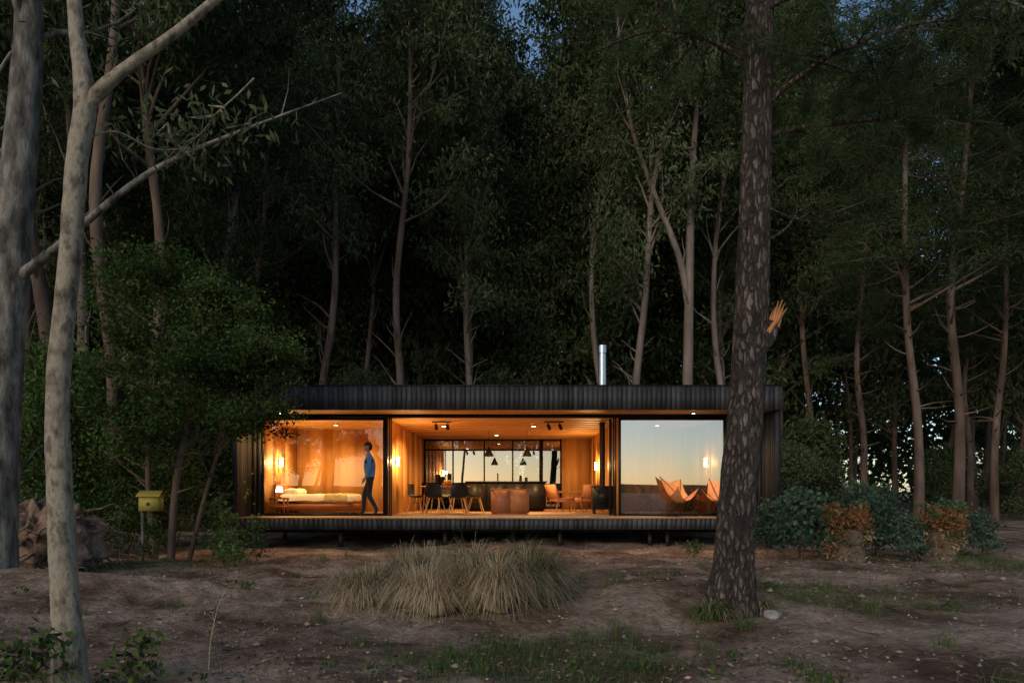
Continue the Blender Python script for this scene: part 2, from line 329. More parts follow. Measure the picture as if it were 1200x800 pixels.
# ------------------------------------------------------------------ trees
def gen_tree(seed, H=24, r=.22, cs=.35, limbs=26, spread=3., leafn=90, L=.24, W=.065, up=(.5,1.3), down=.8, trunk=None, bark=None, leaf=None, name='tree', dead=6, twigs=6, csize=.6, nseg=8, lean=.03, flat=.65, extra=None):
    global rng
    keep=rng; rng=np.random.default_rng(seed); mb=MB()
    if trunk is None:
        k=7; P=[]; o=np.zeros(2); dr=rng.normal(size=2)*lean
        for i in range(k):
            t=i/(k-1); P.append([o[0],o[1],H*t-(.25 if i==0 else 0)]); o=o+dr*H/k+rng.normal(size=2)*.012*H
        R=[r*(1-.85*(i/(k-1))) for i in range(k)]; R[0]=r*1.25
        trunks=[(P,R,cs)]
    else: trunks=trunk
    for P,R,c0 in trunks:
        p,rr=spath(P,R,6); tube(mb,p,rr,nseg,0,.5,wob=.10)
        nl=int(limbs/len(trunks)); N_=len(p)
        for i in range(nl+dead):
            isdead=i>=nl
            t=c0+(1-c0)*((i+rng.random())/nl)*.99 if not isdead else rng.uniform(.15,max(c0,.3)+.1)
            t=min(t,.99)
            f=t*(N_-1); j=int(f); s=p[j]*(1-(f-j))+p[min(j+1,N_-1)]*(f-j); rad=rr[j]
            az=rng.uniform(0,2*np.pi); el=rng.uniform(*up)
            u=(t-c0)/(1-c0) if not isdead else .3
            ln=spread*(1.05-.65*u)*rng.uniform(.6,1.25) if not isdead else spread*rng.uniform(.2,.5)
            d=np.array([math.cos(az)*math.cos(el),math.sin(az)*math.cos(el),math.sin(el)])
            pts=[s]; cur=d.copy()
            for q in range(4):
                cur=cur+rng.normal(size=3)*.16+np.array([0,0,.05]); cur/=np.linalg.norm(cur); pts.append(pts[-1]+cur*ln/4)
            r0=min(rad*.5,.02+.018*ln)
            tube(mb,pts,np.linspace(r0,.008,5),5,0,.5,cap=False)
            if isdead: continue
            base=rng.uniform(.2,.8)
            for q in range(twigs):
                tt=rng.uniform(.35,1.); f=tt*4; j=min(int(f),3); s2=pts[j]*(1-(f-j))+pts[j+1]*(f-j)
                dd=rng.normal(size=3); dd[2]=dd[2]*.5+.1; dd/=np.linalg.norm(dd); e=s2+dd*rng.uniform(.3,.9)*spread*.28
                tube(mb,[s2,(s2+e)/2+rng.normal(size=3)*.05,e],[.014,.01,.005],4,0,.5,cap=False)
                cluster(mb,e,csize*rng.uniform(.7,1.3),int(leafn*rng.uniform(.6,1.3)),L,W,down,1,base+rng.normal()*.15,flat)
    if extra: extra(mb)
    me=mb.mesh(name,[bark or M_bark_euc,leaf or M_leaf_euc]); rng=keep
    return me
def place(me,name,x,y,rz=0,s=1,z=None,tilt=(0,0)):
    o=bpy.data.objects.new(name,me); COL.objects.link(o)
    o.location=(x,y,float(ground_h(x,y)) if z is None else z); o.rotation_euler=(tilt[0],tilt[1],rz); o.scale=(s,s,s*random.uniform(.95,1.06)); return o

euc=[gen_tree(100+i,H=25,r=.18,cs=[.36,.42,.30,.46][i],limbs=38,spread=[3.9,4.2,3.7,4.2][i],leafn=82,L=.28,W=.08,csize=.72,bark=[M_bark_euc,M_bark_euc,M_bark_pale,M_bark_pale][i],name='eucalyptus',dead=10) for i in range(4)]
pin=[gen_tree(200+i,H=22,r=.17,cs=.34,limbs=44,spread=2.8,leafn=100,L=.25,W=.032,up=(-.1,.5),down=.1,leaf=M_leaf_pine,bark=M_bark_euc,name='pine',dead=16,flat=.35,csize=.6) for i in range(2)]
bush=[gen_tree(300+i,H=[3.2,6.0][i],r=.05,cs=.1,limbs=26,spread=[1.5,2.2][i],leafn=65,L=.19,W=.06,up=(.1,1.2),down=.3,name='shrub',dead=0,csize=.6,nseg=5) for i in range(2)]
fill=gen_tree(210,H=26,r=.17,cs=.16,limbs=60,spread=4.0,leafn=70,L=.38,W=.12,csize=.95,name='dense_eucalyptus',dead=2)

vis=[(375,28),(468,27),(541,30),(552,34),(862,28),(1077,22),(1122,24.5),(957,36),(186,17.5),(240,24),(300,31),(105,21),(60,17),(838,33),(1010,30),(1165,29),(700,36),(640,41),(410,35),(500,38),(590,47)]
spots=[]
for k,(u,d) in enumerate(vis):
    x=(u-600)*d/800; spots.append((x,d))
    me=pin[k%2] if u>1000 else euc[[0,1,2,1,3,0,2][k%7]]
    if u in (862,): me=euc[3]
    place(me,'pine_tree' if me in pin else 'eucalyptus_tree',x,d,random.uniform(0,6.3),random.uniform(.92,1.1))
R2=random.Random(3); tries=0
while tries<5000 and len(spots)<78:
    tries+=1
    y=R2.uniform(14,50); x=R2.uniform(-.82*y-3,.82*y+3)
    if y<27 and -9.5<x<10.5: continue
    if y<26 and x>0 and (x<.55*y or y<19): continue
    if y<17 and x>-11: continue
    if any((x-a)**2+(y-b)**2<(2.8+.03*y)**2 for a,b in spots): continue
    u=x/y
    if .02<u<.10 and y<44 and y>26: continue
    spots.append((x,y))
    me=(pin[R2.randrange(2)] if (x>8 and R2.random()<.5) else euc[R2.choice([0,0,1,1,2,2,3])])
    place(me,'pine_tree' if me in pin else 'eucalyptus_tree',x,y,R2.uniform(0,6.3),R2.uniform(.85,1.15),tilt=(R2.gauss(0,.02),R2.gauss(0,.02)))
# denser rows behind closing the canopy (staggered, open only in a few places)
for row,(yy,step) in enumerate([(37,4.6),(44,4.8),(52,5.4)]):
    x=-.85*yy+R2.uniform(0,2)
    while x<.85*yy:
        y=yy+R2.uniform(-2,2); u=x/y
        if not (.035<u<.085 and row==0) and not (.40<u<.47 and R2.random()<.6) and not (.60<u<.68) and not (R2.random()<.08):
            hs=R2.uniform(.92,1.12)*(1.0+.14*row)
            if .0<u<.12: hs*=.80
            o=place(fill,'eucalyptus_tree',x,y,R2.uniform(0,6.3),hs,tilt=(R2.gauss(0,.015),R2.gauss(0,.015)))
        x+=step*R2.uniform(.8,1.2)
for k in range(90):
    y=R2.uniform(13,50); x=R2.uniform(-.8*y,.8*y)
    if y<28 and -8.8<x<(9.8): continue
    if x>0 and y<24: continue
    big = R2.random()<.5 and not (x>5 and y<36) and y>24
    place(bush[1 if big else 0],'forest_shrub',x,y,R2.uniform(0,6.3),R2.uniform(.6,1.2))
mb=MB()
for k in range(3400):
    x=rng.uniform(-85,85); y=60+rng.random()*14+.0015*x*x; z=27*rng.random()**.95*(.7+.4*float(vnoise(x*.12,3.,8)))
    cluster(mb,[x,y,z],1.9,42,.80,.45,.3,0,rng.uniform(.1,.6))
for k in range(80):
    x=rng.uniform(-80,80); y=58+rng.random()*8+.0015*x*x; tube(mb,[[x,y,-.3],[x+rng.normal()*.5,y,9],[x+rng.normal(),y,20]],[.22,.17,.08],6,1,.5)
mb.obj('distant_forest',[M_leaf_euc,M_bark_euc])

me=gen_tree(400,limbs=30,spread=2.8,leafn=80,bark=M_bark_pale,name='forked_eucalyptus',csize=.7,trunk=[
  ([[0,0,-.3],[.02,0,5],[.08,0,9.3],[.25,.2,14],[.6,.3,19],[.8,.3,24]],[.24,.21,.18,.13,.09,.03],.6),
  ([[.05,0,8.6],[-.35,-.1,10.6],[-1.5,-.2,13.5],[-2.3,-.3,16],[-2.7,0,20],[-2.9,0,23]],[.14,.13,.10,.08,.06,.02],.5)])
place(me,'forked_eucalyptus_tree',6.8,26.5)
me=gen_tree(401,H=21,r=.15,cs=.5,limbs=24,spread=2.2,name='slender_eucalyptus',lean=.002)
place(me,'slender_eucalyptus_tree',-8.25,14)

me=gen_tree(402,limbs=60,spread=1.9,leafn=72,L=.10,W=.05,up=(.0,.9),down=.2,bark=M_bark_euc,leaf=M_leaf_broad,name='broadleaf_tree',twigs=8,csize=.38,dead=8,nseg=7,flat=.34,trunk=[
  ([[0,0,-.2],[.1,0,1.5],[.45,-.1,3.0],[.9,-.2,4.2],[1.0,-.2,5.2]],[.08,.065,.05,.03,.01],.3),
  ([[-.35,.1,-.2],[-.5,.1,1.6],[-.4,.1,3.4],[-.1,0,5.0],[0,0,5.9]],[.07,.06,.045,.03,.01],.3),
  ([[.25,.2,-.2],[.6,.2,1.3],[1.0,.2,2.6],[1.5,0,3.5],[1.9,-.1,4.0]],[.05,.045,.03,.02,.008],.4)])
place(me,'broadleaf_tree',-6.6,13.2,s=.97)
me=gen_tree(403,H=2.6,r=.03,cs=.1,limbs=26,spread=1.1,leafn=50,L=.09,W=.045,up=(.1,1),down=.2,leaf=M_leaf_broad,name='broadleaf_shrub',csize=.32,dead=0,nseg=5)
for (x,y,a,s) in [(-7.4,14.6,0,1),(-8.9,13,2,1.1),(-7.7,13.4,4,.7),(-10,14.5,1,1.5),(-9.4,16.5,5,1.6),(-8.1,17.5,2,1.5)]:
    place(me,'broadleaf_shrub',x,y,a,s)

def pinex(mb):
    def needles(c,n=38,L=.15):
        d=rng.normal(size=(n,3)); d[:,2]-=.1
        leaves(mb,np.asarray(c)+rng.normal(size=(n,3))*.025,d,L*rng.uniform(.7,1.2,n),.0065,1,np.clip(rng.normal(.4,.2,n),0,1))
    def branch(P,R,sub=10,tuft=True):
        p,rr=spath(P,R,6); tube(mb,p,rr,7,0,.5,wob=.12)
        for i in range(sub):
            j=rng.integers(int(len(p)*.25),len(p)-1); s=p[j]; d=rng.normal(size=3); d[2]=d[2]*.5; d/=np.linalg.norm(d)
            L=rng.uniform(.35,1.1); pts=[s]; cur=d
            for q in range(4):
                cur=cur+rng.normal(size=3)*.2-np.array([0,0,.03]); cur/=np.linalg.norm(cur); pts.append(pts[-1]+cur*L/4)
            tube(mb,pts,np.linspace(min(rr[j]*.6,.012),.003,5),4,0,.4,cap=False)
            if tuft:
                for q in range(7):
                    f=rng.uniform(1.2,4); jj=min(int(f),3); needles(pts[jj]*(1-(f-jj))+pts[jj+1]*(f-jj))
                needles(pts[-1])
                for q in range(2):
                    e=pts[-1-q]+rng.normal(size=3)*.2; tube(mb,[pts[-1-q],e],.003,4,0,.4,cap=False); needles(e)
    branch([[.27,0,4.95],[.6,.1,5.15],[1.3,.3,5.35],[2.2,.3,5.42],[3.3,.6,5.5]],[.045,.034,.026,.018,.008],18)
    branch([[.27,0,5.3],[.9,-.3,5.7],[1.7,-.5,5.9],[2.6,-.4,6.0]],[.035,.026,.018,.008],22)
    branch([[.3,0,5.8],[-.2,.2,6.2],[-.7,.5,6.5],[-1.4,.9,6.5]],[.035,.026,.018,.008],14)
    branch([[.3,.1,6.0],[.9,.8,6.4],[1.8,1.6,6.8],[3.0,2.4,7.0]],[.035,.026,.018,.008],24)
    branch([[.3,-.1,6.3],[1.2,-.2,6.7],[2.2,-.3,6.7],[3.2,0,6.5]],[.035,.026,.018,.008],24)
    branch([[.22,0,3.9],[.5,-.1,4.0],[.7,0,4.25],[.75,.1,4.5]],[.02,.014,.008,.004],3,False)
    branch([[.27,0,2.6],[.6,.3,2.75],[.95,.5,2.72]],[.014,.010,.004],2,False)
    branch([[.2,0,4.4],[.8,.3,4.3],[1.2,.6,4.5],[1.9,1,4.3]],[.018,.014,.008,.004],8,False)
me=gen_tree(404,limbs=22,spread=3,leafn=90,L=.15,W=.012,up=(-.1,.5),down=.1,bark=M_bark_pine,leaf=M_leaf_pine,name='large_pine',nseg=24,dead=0,extra=pinex,csize=.5,trunk=[
  ([[0,0,-.25],[.0,0,.12],[.04,0,.55],[.06,0,1.08],[.15,0,1.98],[.22,0,3.06],[.27,0,4.68],[.31,0,6.5],[.4,0,10],[.4,0,14]],[.38,.27,.21,.19,.182,.175,.155,.14,.10,.02],.80)])
pine=empty('large_pine_tree',(2.3,7.2,float(ground_h(2.3,7.2))))
o=bpy.data.objects.new('trunk_and_crown',me); COL.objects.link(o); o.parent=pine
mb=MB()
p,rr=spath([[.2,-.05,2.74],[.34,-.08,2.90],[.42,-.08,3.06]],[.12,.095,.075],5); tube(mb,p,rr,12,0,.5,wob=.15,cap=False)
for k in range(36):
    a=rng.uniform(0,6.28); q=rng.uniform(0,.065); s=np.array([.41+math.cos(a)*q,-.08+math.sin(a)*q,3.01]); 
    tube(mb,[s,s+np.array([.03,0,.09])*rng.uniform(.6,1.2),s+np.array([.08+rng.normal()*.015,rng.normal()*.02,.22])*rng.uniform(.4,1.35)],[.022,.016,.002],5,1,.5)
for k in range(14):
    a=rng.uniform(-.5,.5); s=np.array([.27+k*.011,-.145+a*.03,2.84+k*.014]); tube(mb,[s,s+np.array([.04,-.012,.07]),s+np.array([.08,-.02,.16])],[.014,.014,.003],5,1,.5)
mb.obj('broken_branch_stub',[M_bark_pine,M_freshwood],parent=pine)

me=gen_tree(405,limbs=8,spread=1.2,leafn=50,L=.10,W=.03,up=(-.2,.8),bark=M_bark_smooth,leaf=M_leaf_euc,name='smooth_bark_tree',nseg=24,dead=0,csize=.35,twigs=4,trunk=[
  ([[0.02,0,-.2],[.0,0,.1],[-.03,0,.6],[-.06,0,1.15],[-.08,0,2.03],[0,0,2.9],[.05,0,3.6],[.11,0,4.09],[.04,0,4.68],[-.1,.1,6.5],[-.1,.2,9]],[.14,.108,.088,.08,.073,.068,.068,.07,.045,.038,.01],.9),
  ([[.10,0,4.0],[.24,.0,4.16],[.44,0,4.33],[.82,.1,4.72],[1.5,.3,5.6],[2,.5,7]],[.055,.046,.036,.03,.024,.01],.85),
  ([[.0,0,3.75],[.25,.1,3.9],[.42,.3,3.88],[.60,.5,3.98]],[.010,.007,.005,.002],.9)])
place(me,'smooth_bark_tree',-3.08,4.75,z=0)
def greyx(mb):
    p,rr=spath([[.2,0,3.95],[.9,-.1,4.4],[1.75,-.2,5.02],[2.4,-.2,5.45],[3.3,-.1,5.9],[4.6,0,6.45]],[.075,.052,.042,.032,.022,.006],7); tube(mb,p,rr,9,0,.5,wob=.15)
    for k in range(16):
        j=rng.integers(6,len(p)-2); s=p[j]; d=rng.normal(size=3)*.5+np.array([.5,0,.25]); e=s+d*rng.uniform(.2,.7)
        tube(mb,[s,(s+e)/2+rng.normal(size=3)*.04,e],[.010,.007,.003],4,0,.5,cap=False)
me=gen_tree(406,limbs=22,spread=2.4,leafn=80,L=.14,W=.035,bark=M_bark_grey,leaf=M_leaf_euc,name='grey_bark_tree',nseg=24,dead=4,extra=greyx,trunk=[
  ([[0,0,-.2],[0,0,.3],[.06,0,1.5],[.16,0,3.27],[.22,0,4.05],[.4,0,6.1],[.5,0,7.8],[.7,0,14]],[.36,.28,.24,.225,.22,.19,.16,.03],.8),
  ([[.2,0,4.4],[-.1,0,5.2],[-.3,.1,6.6],[-.6,.2,9]],[.12,.10,.08,.03],.75)])
place(me,'grey_bark_tree',-6.85,9.0,z=0)

# ------------------------------------------------------------------ house
H=empty('black_timber_cabin')
XL,XR=-6.6,6.34; YF=16.0; YB=24.3
mb=MB()
def boards(mb,x0,x1,y0,y1,z0,z1,w=.115,gap=.009,mat=0):
    x=x0
    while x<x1-.02:
        xe=min(x+w,x1); dy=rng.uniform(0,.006)
        box(mb,x,xe-gap,y0-dy,y1,z0,z1,mat,rng.random()); x+=w
boards(mb,XL,XR,YF,YF+.03,3.2,3.76)
box(mb,XL+.004,XR-.004,YF+.03,YF+.09,3.205,3.74,1)
box(mb,XL-.01,XR+.01,YF-.02,YF+.10,3.762,3.785,1)
boards(mb,XL,XR,YF,YF+.03,.40,.645)
box(mb,XL+.004,XR-.004,YF+.03,YF+.10,.39,.64,1)
mb.obj('fascia_cladding',[M_char,M_black],H)
mb=MB()
def yboards(mb,x0,x1,y0,y1,z0,z1,w=.115,gap=.009,mat=0):
    y=y0
    while y<y1-.02:
        ye=min(y+w,y1); dx=rng.uniform(0,.004); box(mb,x0-dx,x1+dx,y,ye-gap,z0,z1,mat,rng.random()); y+=w
yboards(mb,XL,XL+.12,YF+.10,YB,.40,3.74)
yboards(mb,XR-.12,XR,YF+.10,YB,.40,3.74)
box(mb,XL+.01,XL+.11,YF+.102,YB-.01,.41,3.73,0,.1); box(mb,XR-.11,XR-.01,YF+.102,YB-.01,.41,3.73,0,.1)
boards(mb,XL+.12,XR-.12,YB-.12,YB-.1,.4,1.3); 
boards(mb,5.33,XR-.125,17.0,17.03,.69,3.19)
box(mb,5.33,XR-.125,17.03,17.1,.69,3.19,0,.1)
boards(mb,XL+.125,-6.24,17.0,17.03,.69,3.19); box(mb,XL+.125,-6.24,17.03,17.1,.69,3.19,0,.1)
mb.obj('side_cladding',[M_char],H)
mb=MB()
box(mb,XL+.13,XR-.13,17.06,YB-.01,3.27,3.72,0); box(mb,XL+.13,XR-.13,YF+.1,17.06,3.24,3.72,0)
box(mb,XL-.005,XR+.005,YF+.1,YB,3.742,3.76,0)
mb.obj('roof',[M_black],H)
mb=MB()
y=YF+.1
while y<17.0: box(mb,XL+.13,XR-.13,y,min(y+.13,17.0)-.006,3.205,3.23,0,rng.random()); y+=.13
y=17.06
while y<YB-.05: box(mb,XL+.13,XR-.13,y,min(y+.6,YB-.05)-.006,3.125,3.15,0,rng.random()); y+=.6
mb.obj('pine_ceiling',[M_plyc],H)
mb=MB(); y=YF+.11
box(mb,XL+.13,XR-.13,YF+.11,YB-.05,.42,.655,1)
while y<17.0: box(mb,XL+.13,XR-.13,y,min(y+.12,17.05)-.008,.657,.68,0,rng.random()); y+=.12
box(mb,XL,XR,YF-.01,YF+.105,.647,.684,0,.8)
box(mb,XL+.13,XR-.13,17.06,YB-.05,.657,.69,0,.4)
mb.obj('deck_and_floor',[M_deck,M_black],H)
mb=MB()
def pw_x(x0,x1,y0,y1,z0,z1,n):
    w=(y1-y0)/n
    for i in range(n): box(mb,x0,x1,y0+i*w,y0+(i+1)*w-.008,z0,z1,0,rng.random())
    box(mb,(x0+x1)/2-.01,(x0+x1)/2+.01,y0,y1,z0,z1,0,0)
def pw_y(x0,x1,y0,y1,z0,z1,n):
    w=(x1-x0)/n
    for i in range(n): box(mb,x0+i*w,x0+(i+1)*w-.008,y0,y1,z0,z1,0,rng.random())
    box(mb,x0,x1,(y0+y1)/2-.005,(y0+y1)/2+.005,z0,z1,0,0)
Z0,Z1=.69,3.125
pw_x(-3.22,-3.10,17.1,24.1,Z0,Z1,6)
pw_x(2.72,2.84,17.1,24.1,Z0,Z1,6)
pw_x(-6.46,-6.36,17.12,20.2,Z0,Z1,3)
pw_y(-6.36,-3.22,20.2,20.28,Z0,Z1,3)
pw_x(5.35,5.42,17.12,20.8,Z0,Z1,3)
pw_y(2.84,5.35,20.8,20.88,Z0,Z1,2)
pw_y(1.75,2.72,24.0,24.06,Z0,Z1,1)
mb.obj('plywood_walls',[M_ply],H)
mb=MB()
def frame(x0,x1,y,z0,z1,t=.05,d=.07):
    box(mb,x0,x0+t,y,y+d,z0,z1); box(mb,x1-t,x1,y,y+d,z0,z1)
    box(mb,x0+t,x1-t,y+.002,y+d-.002,z0,z0+t); box(mb,x0+t,x1-t,y+.002,y+d-.002,z1-t,z1)
frame(-6.24,-3.16,17.0,.69,3.12,.055)
frame(2.66,5.33,17.0,.69,3.12,.055)
frame(-3.06,-3.0,17.0,.69,3.12,.02); frame(2.52,2.60,17.0,.69,3.12,.03)
box(mb,-3.158,-3.10,16.99,17.09,.69,3.12)
box(mb,XL+.13,XR-.13,17.0,17.055,3.122,3.2)
frame(2.44,2.50,17.1,.69,3.1,.025)
frame(-3.09,1.02,24.0,1.45,3.12,.06); frame(1.03,1.75,24.0,.69,3.12,.06)
for xx in (-2.1,-1.0,.0): box(mb,xx,xx+.05,24.002,24.06,1.5,3.07)
box(mb,-3.03,.96,24.004,24.055,2.72,2.77)
box(mb,-3.09,1.02,24.0,24.06,.69,1.445)
mb.obj('window_frames',[M_black],H)
def pane(name,x0,x1,y,z0,z1,mat):
    mb=MB(); mb.add([[x0,y,z0],[x1,y,z0],[x1,y,z1],[x0,y,z1]],[[0,1,2,3]]); mb.obj(name,[mat],H)
pane('glass_bedroom',-6.185,-3.215,17.035,.745,3.065,M_glassL)
pane('glass_lounge',2.715,5.275,17.035,.745,3.065,M_glassR)
pane('glass_rear',-3.03,.96,24.03,1.51,3.06,M_glassB); pane('glass_rear_door',1.09,1.69,24.03,.75,3.06,M_glassB)
mb=MB()
for xx in (-6.5,-4.1,-1.6,1.15,3.3,3.72,6.15):
    for yy in (16.3,19.5,23.5): box(mb,xx-.05,xx+.05,yy,yy+.1,-.2,.42)
for yy in (16.5,20,23.8): box(mb,XL+.2,XR-.2,yy,yy+.08,.3,.415)
mb.obj('steel_stilts',[M_black],H)
mb=MB(); cxx,cyy=2.42,18.3
def cyl(mb,x,y,z0,z1,r,n=20,mat=0,r1=None):
    tube(mb,[[x,y,z0],[x,y,(z0+z1)/2],[x,y,z1]],[r,(r+(r1 or r))/2,r1 or r],n,mat)
cyl(mb,cxx,cyy,3.6,4.95,.10); cyl(mb,cxx,cyy,4.99,5.19,.115); cyl(mb,cxx,cyy,3.76,3.85,.17,r1=.11); cyl(mb,cxx,cyy,4.3,4.33,.106); cyl(mb,cxx,cyy,4.93,5.0,.085)
mb.obj('chimney_flue',[M_steel],H,smooth=False)
st=empty('wood_stove',(cxx,cyy,.69))
mb=MB(); box(mb,-.27,.27,-.22,.22,.12,.72); box(mb,-.29,.29,-.24,.24,.721,.745)
for a in (-.22,.22):
    for c in (-.17,.17): box(mb,a-.02,a+.02,c-.02,c+.02,0,.12)
box(mb,-.20,.20,-.235,-.222,.26,.64); box(mb,-.16,.16,-.24,-.236,.32,.60,0); box(mb,.17,.185,-.27,-.24,.4,.5,1)
cyl(mb,0,0,.745,2.45,.075,16)
mb.obj('stove_body',[M_black,M_steel],st)

# ------------------------------------------------------------------ lights
WARM=(1,.56,.19)
def point(name,loc,w,parent,r=.05):
    l=bpy.data.lights.new(name,'POINT'); l.energy=w; l.color=WARM; l.shadow_soft_size=r
    o=bpy.data.objects.new(name,l); COL.objects.link(o); o.location=loc; o.parent=parent
def sconce(x,y,z,nx,w):
    e=empty('wall_sconce',(x,y,z)); mb=MB()
    box(mb,-.012 if nx>0 else -.0,.0 if nx<0 else .012,-.05,.05,-.07,.07,0)
    cyl(mb,nx*.07,0,-.12,.12,.04,12,1); cyl(mb,nx*.07,0,-.135,-.121,.045,12,0)
    tube(mb,[[0,0,0],[nx*.04,0,0]],.012,6,0)
    mb.obj('fixture',[M_black,M_lampglow],e); point('bulb',(nx*.20,0,.02),w,e,.06)
sconce(-6.355,18.6,2.08,1,60); sconce(-3.095,18.1,2.08,1,60); sconce(5.345,18.6,2.08,-1,15)
sconce(2.715,21.5,2.08,-1,60)
def downlight(x,y,z,w,size=.12,spread=150):
    e=empty('soffit_or_fill_downlight',(x,y,z)); mb=MB(); cyl(mb,0,0,-.03,-.001,size*.6,16,0); cyl(mb,0,0,-.034,-.031,size*.45,16,1); mb.obj('fixture',[M_black,M_lampglow],e)
    l=bpy.data.lights.new('lamp','AREA'); l.shape='DISK'; l.size=size; l.energy=w; l.color=WARM; l.spread=math.radians(spread)
    o=bpy.data.objects.new('lamp',l); COL.objects.link(o); o.location=(0,0,-.04); o.parent=e
for (x,y,w) in [(-1.9,19,92),(.6,19,92),(-.5,22,110),(-4.8,18.6,72),(4.0,18.8,15)]: downlight(x,y,3.124,w)  # added fill lamps with invented fixtures, to brighten the rooms
for x in (-5.6,4.4): downlight(x,16.55,3.204,40,.08)
def track(x,y):
    e=empty('track_spotlight',(x,y,3.124)); mb=MB(); box(mb,-.25,.25,-.015,.015,-.03,-.001)
    for s in (-.15,.15):
        tube(mb,[[s,0,-.03],[s,0,-.12]],.01,6); tube(mb,[[s,.05,-.10],[s+.03,-.10,-.2]],.045,12)
    mb.obj('spot_heads',[M_black],e)
track(-1.85,17.9); track(1.1,17.9)

# ------------------------------------------------------------------ furniture
FL=.69
def dining_chair(x,y,rz):
    e=empty('dining_chair',(x,y,FL),rz); mb=MB()
    u=np.linspace(-1,1,9); v=np.linspace(0,1,12); Vv=[]
    for b_ in v:
        for a_ in u:
            if b_<.5: yy=-.22+b_*.8; zz=.45+.05*a_*a_-.02*math.sin(b_*6); xx=a_*(.23)
            else: t=(b_-.5)*2; yy=.18+.10*t+.0-.10*a_*a_*t; zz=.44+.36*t+.06*a_*a_*(1-t); xx=a_*(.24-.06*t*t)
            Vv.append([xx,yy,zz])
    n=9; F=[[j*n+i,j*n+i+1,(j+1)*n+i+1,(j+1)*n+i] for j in range(11) for i in range(8)]
    mb.add(Vv,F,0); Vb=np.array(Vv)-[0,0,.012]; mb.add(Vb,[f[::-1] for f in F],0)
    for sx in (-1,1):
        for sy in (-1,1): tube(mb,[[sx*.12,sy*.1,.44],[sx*.22,sy*.22,0]],[.018,.012],8,1)
    tube(mb,[[-.16,-.14,.30],[.16,.14,.30]],.007,6,0); tube(mb,[[-.16,.14,.30],[.16,-.14,.30]],.007,6,0)
    mb.obj('shell_and_legs',[M_black,M_ply],e,smooth=False)
dining_chair(-2.55,18.4,math.radians(75)); dining_chair(-2.0,17.85,math.radians(165)); dining_chair(-1.42,17.9,math.radians(200)); dining_chair(-1.0,18.6,math.radians(-80)); dining_chair(-1.9,19.3,0.1)
e=empty('dining_table',(-1.8,18.5,FL)); mb=MB(); box(mb,-.65,.65,-.4,.4,.71,.745)
for sx in (-1,1):
    for sy in (-1,1): tube(mb,[[sx*.5,sy*.28,.71],[sx*.58,sy*.35,0]],[.025,.017],8)
box(mb,-.5,.5,-.3,.3,.66,.708); mb.obj('top_and_legs',[M_brown],e)
e=empty('fruit_bowl',(-1.75,18.5,FL+.746)); mb=MB(); tube(mb,[[0,0,0],[0,0,.03],[0,0,.09]],[.05,.10,.15],16,0); 
for a in range(4): tube(mb,[[.06*math.cos(a*1.6),.06*math.sin(a*1.6),.09+q] for q in (0,.02,.05,.07)],[.01,.035,.035,.01],8,1)
mb.obj('bowl_and_fruit',[M_brown,M_yellow],e)
e=empty('kitchen_island',(-.15,20.6,FL)); mb=MB(); box(mb,-1.2,1.15,-.35,.35,.08,.86); box(mb,-1.24,1.19,-.4,.4,.862,.90); box(mb,-1.15,1.1,-.3,.3,0,.08)
for k in range(4): box(mb,-1.18+k*.585,-.61+k*.585,-.368,-.352,.1,.84)
mb.obj('cabinets',[M_black],e)
e=empty('kitchen_counter',(-1.0,23.55,FL)); mb=MB(); box(mb,-2.05,2.0,-.05,.4,0,.86); box(mb,-2.08,2.0,-.1,.42,.862,.9); 
for k in range(6): box(mb,-2.0+k*.66,-1.36+k*.66,-.068,-.052,.1,.84)
tube(mb,[[.5,.15,.9],[.5,.15,1.15],[.5,.05,1.22],[.5,-.03,1.15]],.015,6)
for k,(xx,h) in enumerate([(-1.6,.28),(-1.45,.2),(-1.2,.32),(1.3,.25),(1.5,.18)]): cyl(mb,xx,.15,.9,.9+h,.045,10)
mb.obj('cabinets',[M_black],e)
e=empty('brown_sideboard',(-.05,18.1,FL)); mb=MB(); box(mb,-.5,.5,-.22,.22,.03,.64); box(mb,-.52,.52,-.24,.24,.642,.67); box(mb,-.485,-.005,-.236,-.222,.05,.62); box(mb,.005,.485,-.236,-.222,.05,.62); box(mb,-.46,.46,-.2,.2,0,.03)
tube(mb,[[-.03,-.25,.3],[-.03,-.25,.4]],.008,6); tube(mb,[[.03,-.25,.3],[.03,-.25,.4]],.008,6)
mb.obj('carcass',[M_brown],e)
for x in (-.7,.45):
    e=empty('pendant_lamp',(x,20.6,3.124)); mb=MB(); tube(mb,[[0,0,0],[0,0,-.55]],.006,5); tube(mb,[[0,0,-.5],[0,0,-.58],[0,0,-.72],[0,0,-.78]],[.03,.06,.13,.15],16); mb.obj('cord_and_shade',[M_black],e)
def armchair(x,y,rz):
    e=empty('lounge_armchair',(x,y,FL),rz); mb=MB()
    box(mb,-.28,.28,-.28,.26,.30,.40,0); 
    mb.add([[-.28,.24,.40],[.28,.24,.40],[.28,.30,.40],[-.28,.30,.40],[-.27,.36,.80],[.27,.36,.80],[.27,.42,.80],[-.27,.42,.80]],BF,0)
    for s in (-1,1):
        tube(mb,[[s*.31,-.28,0],[s*.31,-.26,.56],[s*.31,.34,.60]],.018,6,1); tube(mb,[[s*.31,.40,0],[s*.31,.30,.3],[s*.31,.40,.8]],.018,6,1); tube(mb,[[s*.31,-.26,.3],[s*.31,.3,.3]],.016,6,1)
    mb.obj('seat_and_frame',[M_leather,M_brown],e)
armchair(1.45,20.2,math.radians(120)); armchair(2.15,20.6,math.radians(-150))
e=empty('side_table',(1.75,19.0,FL)); mb=MB(); cyl(mb,0,0,.42,.45,.28,20)
for k in range(3): tube(mb,[[.1*math.cos(k*2.1),.1*math.sin(k*2.1),.42],[.24*math.cos(k*2.1),.24*math.sin(k*2.1),0]],.012,6)
